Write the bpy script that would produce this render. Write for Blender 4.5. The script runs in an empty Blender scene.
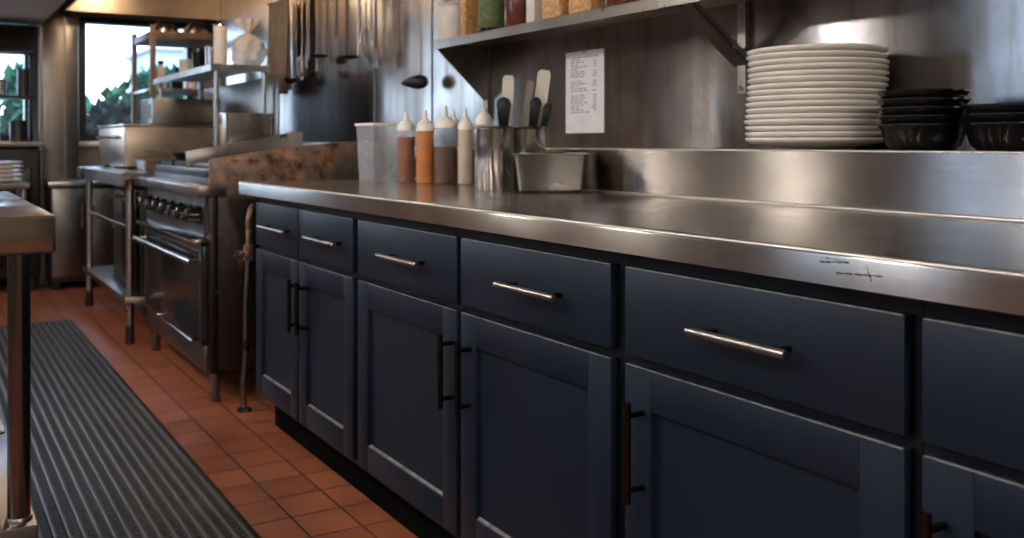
import bpy, bmesh, math, random
from mathutils import Vector, Matrix
R = math.radians
C = bpy.context.scene.collection
SC = bpy.context.scene
random.seed(7)

# ------------------------------------------------------------------ camera
F_PX = 985.0                       # focal length in pixels of the 1024 px wide frame
EYE = 1.042
YAW = math.atan2(594.0, F_PX)      # camera turned right of the aisle direction (+Y)
SY, CY = math.sin(YAW), math.cos(YAW)
cd = bpy.data.cameras.new('camera')
cam = bpy.data.objects.new('camera', cd); C.objects.link(cam)
cd.sensor_width = 36.0; cd.lens = 36.0 * F_PX / 1024.0
cd.shift_y = -125.3 / 1024.0
cam.location = (0, 0, EYE); cam.rotation_euler = (R(90), 0, -YAW)
cd.clip_start = 0.02; cd.clip_end = 400
cd.dof.use_dof = True; cd.dof.focus_distance = 1.85; cd.dof.aperture_fstop = 5.0
SC.camera = cam

# ------------------------------------------------------------------ world, exposure
w = bpy.data.worlds.new('sky'); SC.world = w; w.use_nodes = True
wn = w.node_tree.nodes; wl = w.node_tree.links; wn.clear()
wo = wn.new('ShaderNodeOutputWorld'); wb = wn.new('ShaderNodeBackground')
wtc = wn.new('ShaderNodeTexCoord'); wmp = wn.new('ShaderNodeMapping'); wmp.inputs['Scale'].default_value = (2, 2, 6)
wnz = wn.new('ShaderNodeTexNoise'); wnz.inputs['Scale'].default_value = 1.5; wnz.inputs['Detail'].default_value = 4
wcr = wn.new('ShaderNodeValToRGB')
wcr.color_ramp.elements[0].position = .35; wcr.color_ramp.elements[0].color = (.38, .60, .98, 1)
wcr.color_ramp.elements[1].position = .65; wcr.color_ramp.elements[1].color = (.70, .86, 1, 1)
wl.new(wtc.outputs['Generated'], wmp.inputs[0]); wl.new(wmp.outputs[0], wnz.inputs['Vector'])
wl.new(wnz.outputs['Fac'], wcr.inputs[0]); wl.new(wcr.outputs[0], wb.inputs[0]); wl.new(wb.outputs[0], wo.inputs[0])
wb.inputs[1].default_value = 4.2
SC.view_settings.view_transform = 'Standard'; SC.view_settings.look = 'None'
SC.view_settings.gamma = 1.0; SC.view_settings.use_curve_mapping = False
SC.view_settings.exposure = 0.9
LAMP = 112.0                       # emission of the ceiling lamps
HOODLAMP = 55.0

def YatU(X, u):                    # Y of the point of plane x = X seen at pixel column u
    t = (u - 512) / F_PX
    return X * (CY - t * SY) / (SY + t * CY)
def P(u, zc):                      # ground point at pixel column u and depth zc
    xc = (u - 512) / F_PX * zc
    return xc * CY + zc * SY, zc * CY - xc * SY

# ------------------------------------------------------------------ materials
def nt(name):
    m = bpy.data.materials.new(name); m.use_nodes = True
    return m, m.node_tree.nodes, m.node_tree.links, m.node_tree.nodes['Principled BSDF']
def plain(name, col, rough=.5, metal=0.0, var=.15, scale=12, bump=0.0, bscale=60, spec=.5, coat=0.0, stretch=(1, 1, 1)):
    m, n, l, b = nt(name)
    tc = n.new('ShaderNodeTexCoord'); mp = n.new('ShaderNodeMapping'); mp.inputs['Scale'].default_value = stretch
    l.new(tc.outputs['Object'], mp.inputs[0])
    nz = n.new('ShaderNodeTexNoise'); nz.inputs['Scale'].default_value = scale; nz.inputs['Detail'].default_value = 3
    l.new(mp.outputs[0], nz.inputs['Vector'])
    cr = n.new('ShaderNodeValToRGB')
    a = [max(0, c * (1 - var)) for c in col]; z = [min(1, c * (1 + var)) for c in col]
    cr.color_ramp.elements[0].color = (*a, 1); cr.color_ramp.elements[1].color = (*z, 1)
    cr.color_ramp.elements[0].position = .3; cr.color_ramp.elements[1].position = .7
    l.new(nz.outputs['Fac'], cr.inputs[0]); l.new(cr.outputs[0], b.inputs['Base Color'])
    b.inputs['Roughness'].default_value = rough; b.inputs['Metallic'].default_value = metal
    b.inputs['Specular IOR Level'].default_value = spec; b.inputs['Coat Weight'].default_value = coat
    if bump:
        n2 = n.new('ShaderNodeTexNoise'); n2.inputs['Scale'].default_value = bscale; n2.inputs['Detail'].default_value = 4
        l.new(mp.outputs[0], n2.inputs['Vector'])
        bp = n.new('ShaderNodeBump'); bp.inputs['Strength'].default_value = bump; bp.inputs['Distance'].default_value = .004
        l.new(n2.outputs['Fac'], bp.inputs['Height']); l.new(bp.outputs[0], b.inputs['Normal'])
    return m
def steel(name, col=(.56, .54, .52), r0=.16, r1=.36, aniso=.75, wave=.04, wdist=.02, drips=0.0, rust=0.0):
    """Brushed sheet steel: the grain follows U of the UV map (along the sheet)."""
    m, n, l, b = nt(name)
    tc = n.new('ShaderNodeTexCoord')
    nz = n.new('ShaderNodeTexNoise'); nz.inputs['Scale'].default_value = 4.0; nz.inputs['Detail'].default_value = 5; nz.inputs['Roughness'].default_value = .5
    l.new(tc.outputs['Object'], nz.inputs['Vector'])
    mr = n.new('ShaderNodeMapRange'); mr.inputs['From Min'].default_value = .15; mr.inputs['From Max'].default_value = .85
    mr.inputs['To Min'].default_value = r0; mr.inputs['To Max'].default_value = r1
    l.new(nz.outputs['Fac'], mr.inputs['Value']); l.new(mr.outputs[0], b.inputs['Roughness'])
    # fine streaks of the grain in the colour
    mp = n.new('ShaderNodeMapping'); mp.inputs['Scale'].default_value = (2, 260, 1)
    l.new(tc.outputs['UV'], mp.inputs[0])
    n2 = n.new('ShaderNodeTexNoise'); n2.inputs['Scale'].default_value = 1; n2.inputs['Detail'].default_value = 3
    l.new(mp.outputs[0], n2.inputs['Vector'])
    cr = n.new('ShaderNodeValToRGB')
    cr.color_ramp.elements[0].position = .25; cr.color_ramp.elements[1].position = .75
    cr.color_ramp.elements[0].color = (*[c * .93 for c in col], 1); cr.color_ramp.elements[1].color = (*[min(1, c * 1.05) for c in col], 1)
    l.new(n2.outputs['Fac'], cr.inputs[0])
    base = cr.outputs[0]
    # cloudy stains
    n3 = n.new('ShaderNodeTexNoise'); n3.inputs['Scale'].default_value = 7; n3.inputs['Detail'].default_value = 6; n3.inputs['Roughness'].default_value = .62
    l.new(tc.outputs['Object'], n3.inputs['Vector'])
    c3 = n.new('ShaderNodeValToRGB'); c3.color_ramp.elements[0].position = .2; c3.color_ramp.elements[1].position = .75
    c3.color_ramp.elements[0].color = (.50, .46, .42, 1); c3.color_ramp.elements[1].color = (1, 1, 1, 1)
    l.new(n3.outputs['Fac'], c3.inputs[0])
    mx = n.new('ShaderNodeMix'); mx.data_type = 'RGBA'; mx.blend_type = 'MULTIPLY'; mx.inputs['Factor'].default_value = .7
    l.new(base, mx.inputs['A']); l.new(c3.outputs[0], mx.inputs['B']); base = mx.outputs['Result']
    b.inputs['Metallic'].default_value = 1.0
    if drips:                      # brownish run marks down the sheet
        md = n.new('ShaderNodeMapping'); md.inputs['Scale'].default_value = (1, 11, .9); l.new(tc.outputs['Object'], md.inputs[0])
        nd = n.new('ShaderNodeTexNoise'); nd.inputs['Scale'].default_value = 1.6; nd.inputs['Detail'].default_value = 5; l.new(md.outputs[0], nd.inputs['Vector'])
        cd_ = n.new('ShaderNodeValToRGB'); cd_.color_ramp.elements[0].position = .45; cd_.color_ramp.elements[1].position = .72
        cd_.color_ramp.elements[0].color = (1, 1, 1, 1); cd_.color_ramp.elements[1].color = (.62, .50, .40, 1); l.new(nd.outputs['Fac'], cd_.inputs[0])
        mdx = n.new('ShaderNodeMix'); mdx.data_type = 'RGBA'; mdx.blend_type = 'MULTIPLY'; mdx.inputs['Factor'].default_value = drips
        l.new(base, mdx.inputs['A']); l.new(cd_.outputs[0], mdx.inputs['B']); base = mdx.outputs['Result']
    if rust:
        n4 = n.new('ShaderNodeTexNoise'); n4.inputs['Scale'].default_value = 5; n4.inputs['Detail'].default_value = 7; n4.inputs['Roughness'].default_value = .7
        l.new(tc.outputs['Object'], n4.inputs['Vector'])
        c4 = n.new('ShaderNodeValToRGB'); c4.color_ramp.elements[0].position = .62 - rust * .3; c4.color_ramp.elements[1].position = .72 - rust * .25
        l.new(n4.outputs['Fac'], c4.inputs[0])
        n5 = n.new('ShaderNodeTexNoise'); n5.inputs['Scale'].default_value = 22; n5.inputs['Detail'].default_value = 5
        l.new(tc.outputs['Object'], n5.inputs['Vector'])
        c5 = n.new('ShaderNodeValToRGB'); c5.color_ramp.elements[0].position = .35; c5.color_ramp.elements[1].position = .68
        c5.color_ramp.elements[0].color = (.05, .022, .012, 1); c5.color_ramp.elements[1].color = (.52, .27, .15, 1)
        l.new(n5.outputs['Fac'], c5.inputs[0])
        m2 = n.new('ShaderNodeMix'); m2.data_type = 'RGBA'
        l.new(c4.outputs[0], m2.inputs['Factor']); l.new(base, m2.inputs['A']); l.new(c5.outputs[0], m2.inputs['B']); base = m2.outputs['Result']
        iv = n.new('ShaderNodeMath'); iv.operation = 'SUBTRACT'; iv.inputs[0].default_value = 1.0
        l.new(c4.outputs[0], iv.inputs[1]); l.new(iv.outputs[0], b.inputs['Metallic'])
    l.new(base, b.inputs['Base Color'])
    if aniso:
        tg = n.new('ShaderNodeTangent'); tg.direction_type = 'UV_MAP'; tg.uv_map = 'UVMap'
        l.new(tg.outputs[0], b.inputs['Tangent'])
        b.inputs['Anisotropic'].default_value = aniso; b.inputs['Anisotropic Rotation'].default_value = .25
    if wave:
        n6 = n.new('ShaderNodeTexNoise'); n6.inputs['Scale'].default_value = 2.2; n6.inputs['Detail'].default_value = 2
        l.new(tc.outputs['Object'], n6.inputs['Vector'])
        bp = n.new('ShaderNodeBump'); bp.inputs['Strength'].default_value = wave; bp.inputs['Distance'].default_value = wdist
        l.new(n6.outputs['Fac'], bp.inputs['Height']); l.new(bp.outputs[0], b.inputs['Normal'])
    return m
def emit(name, col, s):
    m, n, l, b = nt(name)
    b.inputs['Base Color'].default_value = (*col, 1)
    b.inputs['Emission Color'].default_value = (*col, 1); b.inputs['Emission Strength'].default_value = s
    return m
def veil(name, col, fac, rough=.25, gloss=True):
    """Thin translucent plastic or glass: part see-through, part surface."""
    m, n, l, b = nt(name)
    out = n['Material Output']; t = n.new('ShaderNodeBsdfTransparent'); x = n.new('ShaderNodeMixShader')
    nz = n.new('ShaderNodeTexNoise'); nz.inputs['Scale'].default_value = 14
    tc = n.new('ShaderNodeTexCoord'); l.new(tc.outputs['Object'], nz.inputs['Vector'])
    mr = n.new('ShaderNodeMapRange'); mr.inputs['To Min'].default_value = max(0, fac - .08); mr.inputs['To Max'].default_value = min(1, fac + .08)
    l.new(nz.outputs['Fac'], mr.inputs['Value']); l.new(mr.outputs[0], x.inputs[0])
    b.inputs['Base Color'].default_value = (*col, 1); b.inputs['Roughness'].default_value = rough
    l.new(t.outputs[0], x.inputs[1]); l.new(b.outputs[0], x.inputs[2]); l.new(x.outputs[0], out.inputs[0])
    return m

M = {}
M['wall_steel'] = steel('wall_steel', (.37, .37, .385), .16, .27, .95, .10, .02, drips=.8)
M['top_steel'] = steel('worktop_steel', (.50, .47, .44), .15, .25, .9, .08, .02)
M['upstand_steel'] = steel('upstand_steel', (.46, .425, .395), .18, .27, 1.0, 0, .02)
M['highlight_bead'] = steel('highlight_bead', (.80, .76, .70), .30, .40, 0, 0)  # pale steel for beads that draw highlight lines along edges and seam
M['steel'] = steel('sheet_steel', (.50, .48, .46), .22, .40, .4, .06)
M['bright_steel'] = steel('bright_steel', (.66, .65, .63), .12, .24, 0, .02)
M['dull_steel'] = steel('dull_steel', (.27, .25, .23), .24, .4, .3, .06)
M['rust_steel'] = steel('rusty_steel', (.36, .31, .27), .35, .55, 0, .1, rust=.75)
M['grimy_steel'] = steel('grimy_steel', (.075, .062, .055), .30, .5, 0, .08, rust=.22)
M['pan_steel'] = steel('pan_steel', (.36, .345, .33), .20, .32, 0, .03)
M['leg_steel'] = steel('leg_steel', (.20, .20, .20), .14, .26, 0, .02)
M['hood_steel'] = steel('hood_steel', (.58, .48, .38), .25, .4, .3, .05)
M['black_steel'] = plain('black_steel', (.022, .021, .021), .35, .3, .3, 10)
M['oven_glass'] = plain('oven_door_enamel', (.03, .029, .03), .18, .6, .4, 6)
M['navy'] = plain('navy_paint', (.0054, .0125, .0255), .42, 0, .08, 6, .05, 220, .35)
M['edge_glint'] = plain('pale_edge_glint', (.20, .20, .21), .22, 0, .45, 40)  # glint lines of door and drawer edges, put into the colour
M['navy_dark'] = plain('navy_frame_paint', (.004, .005, .009), .5, 0, .1, 6, spec=.3)
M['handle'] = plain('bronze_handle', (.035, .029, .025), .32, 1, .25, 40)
M['handle_light'] = plain('pale_bronze_handle', (.46, .42, .38), .28, 1, .2, 40)  # drawer bars, much paler than the door handles
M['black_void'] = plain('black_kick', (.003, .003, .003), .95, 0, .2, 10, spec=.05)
M['ceramic'] = plain('cream_ceramic', (.80, .75, .69), .22, 0, .04, 18, coat=.3)
M['black_glaze'] = plain('black_glaze', (.004, .004, .005), .13, 0, .2, 10, spec=.5)
M['rubber'] = plain('rubber', (.020, .020, .022), .45, 0, .35, 25, .5, 160)
M['paper'] = plain('paper', (.80, .78, .78), .8, 0, .05, 30)
M['ink'] = plain('ink', (.18, .18, .22), .8, 0, .2, 80)
M['white_plastic'] = plain('white_plastic', (.92, .87, .81), .35, 0, .05, 10)
M['bottle_plastic'] = veil('bottle_plastic', (.74, .70, .66), .62)
M['bottle_clear'] = veil('bottle_plastic', (.66, .60, .54), .07, .2)
M['clear_plastic'] = veil('clear_plastic', (.72, .77, .84), .30, .15)
M['bag_plastic'] = veil('bag_plastic', (.80, .72, .63), .70, .14)
M['brown_sauce'] = plain('brown_sauce', (.27, .095, .034), .4, 0, .2, 20)
M['orange_sauce'] = plain('orange_sauce', (.62, .19, .03), .4, 0, .15, 20)
M['dark_sauce'] = plain('dark_sauce', (.115, .055, .030), .4, 0, .2, 20)
M['cream_sauce'] = plain('cream_sauce', (.62, .50, .38), .4, 0, .08, 20)
M['black_plastic'] = plain('black_plastic', (.006, .006, .006), .35, 0, .2, 20, spec=.2)
M['green_label'] = plain('green_label', (.10, .135, .040), .6, 0, .35, 60)
M['red_brown'] = plain('red_brown_sauce', (.11, .028, .014), .2, 0, .45, 40)
M['amber'] = plain('amber_grain', (.62, .34, .14), .5, 0, .35, 70)
M['orange_card'] = plain('orange_card', (.55, .28, .10), .6, 0, .4, 60)
M['glass_pane'] = veil('window_glass', (.6, .7, .8), .10, .02)
M['plaster'] = plain('warm_plaster', (.30, .26, .22), .8, 0, .08, 4)
M['ceiling'] = plain('ceiling_paint', (.40, .36, .32), .8, 0, .08, 4)
M['duct_paint'] = plain('duct_paint', (.55, .49, .42), .6, 0, .08, 5)
M['cream_tile'] = plain('cream_wall', (.13, .12, .115), .45, 0, .1, 5)
M['wood'] = plain('brown_wood', (.20, .12, .07), .5, 0, .35, 9, stretch=(1, 1, .15))
M['cloth'] = plain('beige_cloth', (.30, .24, .18), .8, 0, .15, 30)
M['leaf'] = plain('leaf_green', (.028, .11, .058), .8, 0, .5, 4, spec=.1)
M['leaf_dark'] = plain('leaf_dark', (.008, .018, .020), .8, 0, .5, 4, spec=.1)
M['bark'] = plain('bark', (.06, .045, .03), .9, 0, .3, 10)
M['pale_render'] = plain('pale_render', (.38, .44, .52), .8, 0, .1, 2)
M['street'] = plain('paving', (.25, .26, .27), .8, 0, .1, 2)
M['white_cloth'] = plain('white_wrap', (.74, .68, .60), .55, 0, .06, 15)
M['lamp'] = emit('warm_lamp', (1, .93, .86), LAMP)
M['globe_lamp'] = emit('globe_lamp', (1, .80, .60), 16)
M['hood_lamp'] = emit('hood_lamp', (1, .74, .48), HOODLAMP)

def tile_floor():
    m, n, l, b = nt('quarry_tile')
    tc = n.new('ShaderNodeTexCoord'); sp = n.new('ShaderNodeSeparateXYZ'); cb = n.new('ShaderNodeCombineXYZ')
    l.new(tc.outputs['Object'], sp.inputs[0]); l.new(sp.outputs['Y'], cb.inputs['X']); l.new(sp.outputs['X'], cb.inputs['Y'])
    mp = n.new('ShaderNodeMapping'); mp.inputs['Location'].default_value = (-3.157, -.891, 0); l.new(cb.outputs[0], mp.inputs[0])
    br = n.new('ShaderNodeTexBrick'); br.offset = 0; br.squash = 1
    br.inputs['Scale'].default_value = 1; br.inputs['Brick Width'].default_value = .162; br.inputs['Row Height'].default_value = .147
    br.inputs['Mortar Size'].default_value = .0038; br.inputs['Mortar Smooth'].default_value = .15; br.inputs['Bias'].default_value = 0
    br.inputs['Color1'].default_value = (.38, .115, .052, 1); br.inputs['Color2'].default_value = (.50, .165, .080, 1); br.inputs['Mortar'].default_value = (.075, .055, .045, 1)
    l.new(mp.outputs[0], br.inputs['Vector'])
    nz = n.new('ShaderNodeTexNoise'); nz.inputs['Scale'].default_value = 7; nz.inputs['Detail'].default_value = 7; nz.inputs['Roughness'].default_value = .65
    l.new(tc.outputs['Object'], nz.inputs['Vector'])
    cr = n.new('ShaderNodeValToRGB'); cr.color_ramp.elements[0].position = .3; cr.color_ramp.elements[1].position = .65
    cr.color_ramp.elements[0].color = (.55, .5, .46, 1); cr.color_ramp.elements[1].color = (1, 1, 1, 1); l.new(nz.outputs['Fac'], cr.inputs[0])
    mx = n.new('ShaderNodeMix'); mx.data_type = 'RGBA'; mx.blend_type = 'MULTIPLY'; mx.inputs['Factor'].default_value = .8
    l.new(br.outputs['Color'], mx.inputs['A']); l.new(cr.outputs[0], mx.inputs['B']); l.new(mx.outputs['Result'], b.inputs['Base Color'])
    mr = n.new('ShaderNodeMapRange'); mr.inputs['To Min'].default_value = .28; mr.inputs['To Max'].default_value = .55
    l.new(nz.outputs['Fac'], mr.inputs['Value']); l.new(mr.outputs[0], b.inputs['Roughness'])
    bp = n.new('ShaderNodeBump'); bp.inputs['Strength'].default_value = .6; bp.inputs['Distance'].default_value = .004; bp.invert = True
    l.new(br.outputs['Fac'], bp.inputs['Height']); l.new(bp.outputs[0], b.inputs['Normal'])
    return m
M['tile'] = tile_floor()

# ------------------------------------------------------------------ mesh builder
class MB:
    def __init__(s): s.bm = bmesh.new()
    def _add(s, verts, faces, bevel=0, seg=2, mat=None):
        vs = [s.bm.verts.new(mat @ Vector(v) if mat else v) for v in verts]
        fs = []
        for f in faces:
            try: fs.append(s.bm.faces.new([vs[i] for i in f]))
            except ValueError: pass
        if bevel:
            es = list({e for f in fs for e in f.edges})
            bmesh.ops.bevel(s.bm, geom=es, offset=bevel, segments=seg, affect='EDGES', profile=.5)
        return s
    def box(s, x0, x1, y0, y1, z0, z1, bevel=0, seg=2, mat=None):
        v = [(x0, y0, z0), (x1, y0, z0), (x1, y1, z0), (x0, y1, z0), (x0, y0, z1), (x1, y0, z1), (x1, y1, z1), (x0, y1, z1)]
        return s._add(v, [(3, 2, 1, 0), (4, 5, 6, 7), (0, 1, 5, 4), (1, 2, 6, 5), (2, 3, 7, 6), (3, 0, 4, 7)], bevel, seg, mat)
    def prism(s, pts, axis, a0, a1, bevel=0, mat=None):
        """Extrude a polygon: axis 'x' takes (y,z), 'y' takes (x,z), 'z' takes (x,y)."""
        def put(p, a): return {'x': (a, p[0], p[1]), 'y': (p[0], a, p[1]), 'z': (p[0], p[1], a)}[axis]
        n = len(pts); v = [put(p, a0) for p in pts] + [put(p, a1) for p in pts]
        f = [tuple(range(n - 1, -1, -1)), tuple(range(n, 2 * n))] + [(i, (i + 1) % n, n + (i + 1) % n, n + i) for i in range(n)]
        s._add(v, f, bevel, 2, mat); return s
    def lathe(s, prof, c=(0, 0, 0), seg=32, mat=None, wob=None):
        rings = []
        for r, z in prof:
            if r < 1e-6: rings.append([s.bm.verts.new(_m(mat, (c[0], c[1], c[2] + z)))])
            else:
                rings.append([s.bm.verts.new(_m(mat, (c[0] + r * (1 + (wob(a, z) if wob else 0)) * math.cos(a), c[1] + r * (1 + (wob(a, z) if wob else 0)) * math.sin(a), c[2] + z)))
                              for a in [2 * math.pi * k / seg for k in range(seg)]])
        for A, B in zip(rings, rings[1:]):
            for k in range(seg):
                q = [A[k % len(A)], A[(k + 1) % len(A)], B[(k + 1) % len(B)], B[k % len(B)]]
                u = []
                for x in q:
                    if x not in u: u.append(x)
                if len(u) > 2:
                    try: s.bm.faces.new(u)
                    except ValueError: pass
        return s
    def tube(s, pts, r, seg=10, caps=True):
        pts = [Vector(p) for p in pts]; rs = r if isinstance(r, (list, tuple)) else [r] * len(pts)
        rings = []; prev = None
        for i, p in enumerate(pts):
            d = ((pts[min(i + 1, len(pts) - 1)] - p).normalized() + (p - pts[max(i - 1, 0)]).normalized()).normalized()
            a = Vector((0, 0, 1)) if abs(d.z) < .9 else Vector((1, 0, 0))
            if prev is None: n1 = d.cross(a).normalized()
            else: n1 = (prev - d * prev.dot(d)).normalized()
            prev = n1; n2 = d.cross(n1)
            rings.append([s.bm.verts.new(p + rs[i] * (math.cos(2 * math.pi * k / seg) * n1 + math.sin(2 * math.pi * k / seg) * n2)) for k in range(seg)])
        for A, B in zip(rings, rings[1:]):
            for k in range(seg): s.bm.faces.new([A[k], A[(k + 1) % seg], B[(k + 1) % seg], B[k]])
        if caps: s.bm.faces.new(rings[0][::-1]); s.bm.faces.new(rings[-1])
        return s
    def mesh(s, name, mat, off, ang=35):
        bm = s.bm
        if off != Vector((0, 0, 0)): bmesh.ops.translate(bm, verts=bm.verts, vec=-off)
        bmesh.ops.recalc_face_normals(bm, faces=bm.faces)
        uv = bm.loops.layers.uv.new('UVMap')
        for f in bm.faces:
            nx, ny, nz = abs(f.normal.x), abs(f.normal.y), abs(f.normal.z)
            for lp in f.loops:
                c = lp.vert.co
                lp[uv].uv = (c.y, c.z) if nx >= ny and nx >= nz else ((c.y, c.x) if nz >= ny else (c.x, c.z))
        me = bpy.data.meshes.new(name); bm.to_mesh(me); bm.free()
        me.materials.append(mat); me.shade_smooth(); me.set_sharp_from_angle(angle=R(ang))
        return me
def _m(mat, v): return mat @ Vector(v) if mat else Vector(v)

def tag(o, label=None, cat=None, group=None, kind=None):
    if label: o['label'] = label
    if cat: o['category'] = cat
    if group: o['group'] = group
    if kind: o['kind'] = kind
    return o
def thing(name, label, cat, loc=(0, 0, 0), rz=0, group=None):
    o = bpy.data.objects.new(name, None); C.objects.link(o); o.empty_display_size = .05
    o.location = loc; o.rotation_euler = (0, 0, rz)
    return tag(o, label, cat, group)
def root_loc(p):
    v = Vector((0, 0, 0))
    while p: v = v + p.location; p = p.parent
    return v
def part(name, mb, mat, parent=None, world=True, label=None, kind=None, ang=35):
    """One mesh object. World coordinates are moved into the parent's (unrotated) frame."""
    off = root_loc(parent) if (parent and world) else Vector((0, 0, 0))
    o = bpy.data.objects.new(name, mb.mesh(name, M[mat] if isinstance(mat, str) else mat, off, ang)); C.objects.link(o)
    if parent: o.parent = parent
    return tag(o, label, None, None, kind)
def solo(name, mb, mat, label, cat, loc=(0, 0, 0), rz=0, group=None, kind=None):
    o = part(name, mb, mat); o.location = loc; o.rotation_euler = (0, 0, rz)
    return tag(o, label, cat, group, kind)
def struct(name, mb, mat, parent=None):
    return part(name, mb, mat, parent, True, None, None if parent else 'structure')
def copy_tree(o, parent=None):
    c = o.copy(); C.objects.link(c)
    if parent: c.parent = parent
    for ch in list(o.children): copy_tree(ch, c)
    return c

# ================================================================== SETTING
WX = 2.02                     # steel wall behind the worktop
FY = 8.30                     # far wall
struct('floor', MB().box(-2.5, 2.12, -2.6, 8.45, -.06, 0), 'tile')
struct('ceiling', MB().box(-2.5, 2.12, -2.6, 8.45, 2.7, 2.78), 'ceiling')
struct('wall_right', MB().box(WX, 2.12, -2.6, 8.45, 0, 2.7), 'wall_steel')
W3 = (3.1, 4.3, 1.35, 2.10)     # (y0, y1, z0, z1) unseen window added in the left wall for a cool reflection
struct('wall_left', MB().box(-2.5, -2.4, -2.6, W3[0], 0, 2.7).box(-2.5, -2.4, W3[1], 8.45, 0, 2.7).box(-2.5, -2.4, W3[0], W3[1], 0, W3[2]).box(-2.5, -2.4, W3[0], W3[1], W3[3], 2.7), 'cream_tile')
struct('wall_near', MB().box(-2.4, WX, -2.6, -2.5, 0, 2.7), 'plaster')
wf = MB()                     # far wall with two window openings
W1 = (1.075, 1.93, 1.06, 2.03); W2 = (-.85, .735, 1.06, 1.92)
wf.box(-2.4, W2[0], FY, 8.45, 0, 2.7).box(W2[1], W1[0], FY, 8.45, 0, 2.7).box(W1[1], WX, FY, 8.45, 0, 2.7)
wf.box(W2[0], W2[1], FY, 8.45, 0, W2[2]).box(W2[0], W2[1], FY, 8.45, W2[3], 2.7)
wf.box(W1[0], W1[1], FY, 8.45, 0, W1[2]).box(W1[0], W1[1], FY, 8.45, W1[3], 2.7)
struct('wall_far', wf, 'plaster')
def window(name, q, mull):
    x0, x1, z0, z1 = q; f = MB(); t = .045
    f.box(x0, x0 + t, FY - .02, 8.40, z0, z1).box(x1 - t, x1, FY - .02, 8.40, z0, z1)
    f.box(x0 + t, x1 - t, FY - .02, 8.40, z0, z0 + t).box(x0 + t, x1 - t, FY - .02, 8.40, z1 - t, z1)
    for m in mull: f.box(m - .02, m + .02, FY, 8.38, z0 + t, z1 - t)
    o = struct(name, f, 'black_steel')
    part('pane', MB().box(x0 + t, x1 - t, 8.345, 8.351, z0 + t, z1 - t), 'glass_pane', o)
    part('sill', MB().box(x0 - .03, x1 + .03, FY - .06, FY, z0 - .04, z0, .004), 'steel', o)
window('window_1', W1, []); window('window_2', W2, [.06])
f3 = MB(); y0, y1, z0, z1 = W3
f3.box(-2.47, -2.39, y0, y0 + .05, z0, z1).box(-2.47, -2.39, y1 - .05, y1, z0, z1).box(-2.47, -2.39, y0 + .05, y1 - .05, z0, z0 + .05).box(-2.47, -2.39, y0 + .05, y1 - .05, z1 - .05, z1).box(-2.46, -2.4, 3.68, 3.72, z0 + .05, z1 - .05)
o3 = struct('added_window_3', f3, 'steel')
part('pane', MB().box(-2.436, -2.43, y0 + .05, y1 - .05, z0 + .05, z1 - .05), 'glass_pane', o3)
# steel clad pier between the two windows, and the boxed duct that runs along the ceiling
struct('column', MB().box(.775, 1.03, 8.0, FY, 0, 2.7, .006).box(.93, .945, 7.985, 8.0, 0, 2.7).box(.765, .785, 7.985, 8.01, 0, 2.7), 'dull_steel')
struct('soffit', MB().box(-.9, .79, 5.0, FY, 1.93, 2.7, .004), 'duct_paint')
# joints between the steel wall sheets
sm = MB()
for u in (375, 432): 
    y = YatU(WX, u); sm.box(WX - .004, WX, y - .004, y + .004, 1.03, 2.7)
struct('trim_1', sm, 'dull_steel')

# outdoors
struct('ground', MB().box(-20, 25, 8.46, 70, -.3, -.02), 'street')
def shrub(name, label, x, y, h, r, mat, n=900):
    t = thing(name, label, 'shrub', (x, y, -.02), group='shrubs outside the window')
    st = MB()
    for k in range(5):
        a = k * 1.3; st.tube([(0, 0, 0), (.15 * r * math.cos(a), .15 * r * math.sin(a), h * .4), (.5 * r * math.cos(a), .5 * r * math.sin(a), h * .8)], [.03, .02, .008], 6)
    part('stem', st, 'bark', t, False)
    f = MB(); rd = random.Random(int(x * 100 + y))
    for k in range(n):
        a = rd.uniform(0, 6.283); q = rd.random() ** .5; z = rd.uniform(.12, 1) * h
        rr = r * q * math.sin(math.pi * min(.98, .2 + .75 * z / h)) ** .6 * (1 + .25 * math.sin(5 * a + 3 * z))
        p = Vector((rr * math.cos(a), rr * math.sin(a), z)); s = rd.uniform(.08, .16)
        m = Matrix.Translation(p) @ Matrix.Rotation(rd.uniform(0, 6.28), 4, 'Z') @ Matrix.Rotation(rd.uniform(-1.2, 1.2), 4, 'X')
        f._add([(-s * .5, 0, 0), (0, -s, .01), (s * .5, 0, 0), (0, s, .01)], [(0, 1, 2, 3)], mat=m)
    part('foliage', f, mat, t, False)
shrub('shrub', 'tall bright green leafy shrub seen through the window', 2.35, 11.6, 1.85, .75, 'leaf', 2200)
shrub('shrub', 'green leafy shrub further back beside the tall one outside', 3.7, 13.7, 1.85, .9, 'leaf', 2200)
shrub('shrub', 'green shrub at the window edge next to the steel column', 1.25, 13.2, 2.0, .62, 'leaf', 2600)
shrub('shrub', 'low dark shrub growing just outside the window', 1.62, 9.7, 1.36, .62, 'leaf_dark', 2600)
shrub('shrub', 'dark shrub outside the window behind the standing rack', 3.35, 10.3, 1.30, .55, 'leaf_dark', 2200)
bd = thing('building', 'pale building standing far off beyond the shrubs', 'building', (13, 48, -.02))
part('wall', MB().box(9, 20, 46, 52, -.02, 5.2).box(14, 17, 46, 52, 5.2, 6.2), 'pale_render', bd)
for k in range(3): part('window', MB().box(10.2 + 2.6 * k, 11.4 + 2.6 * k, 45.95, 46.02, 2.6, 4.2), 'pale_render', bd)
part('roof', MB().box(8.8, 20.2, 45.8, 52.2, 5.2, 5.35), 'street', bd)

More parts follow.
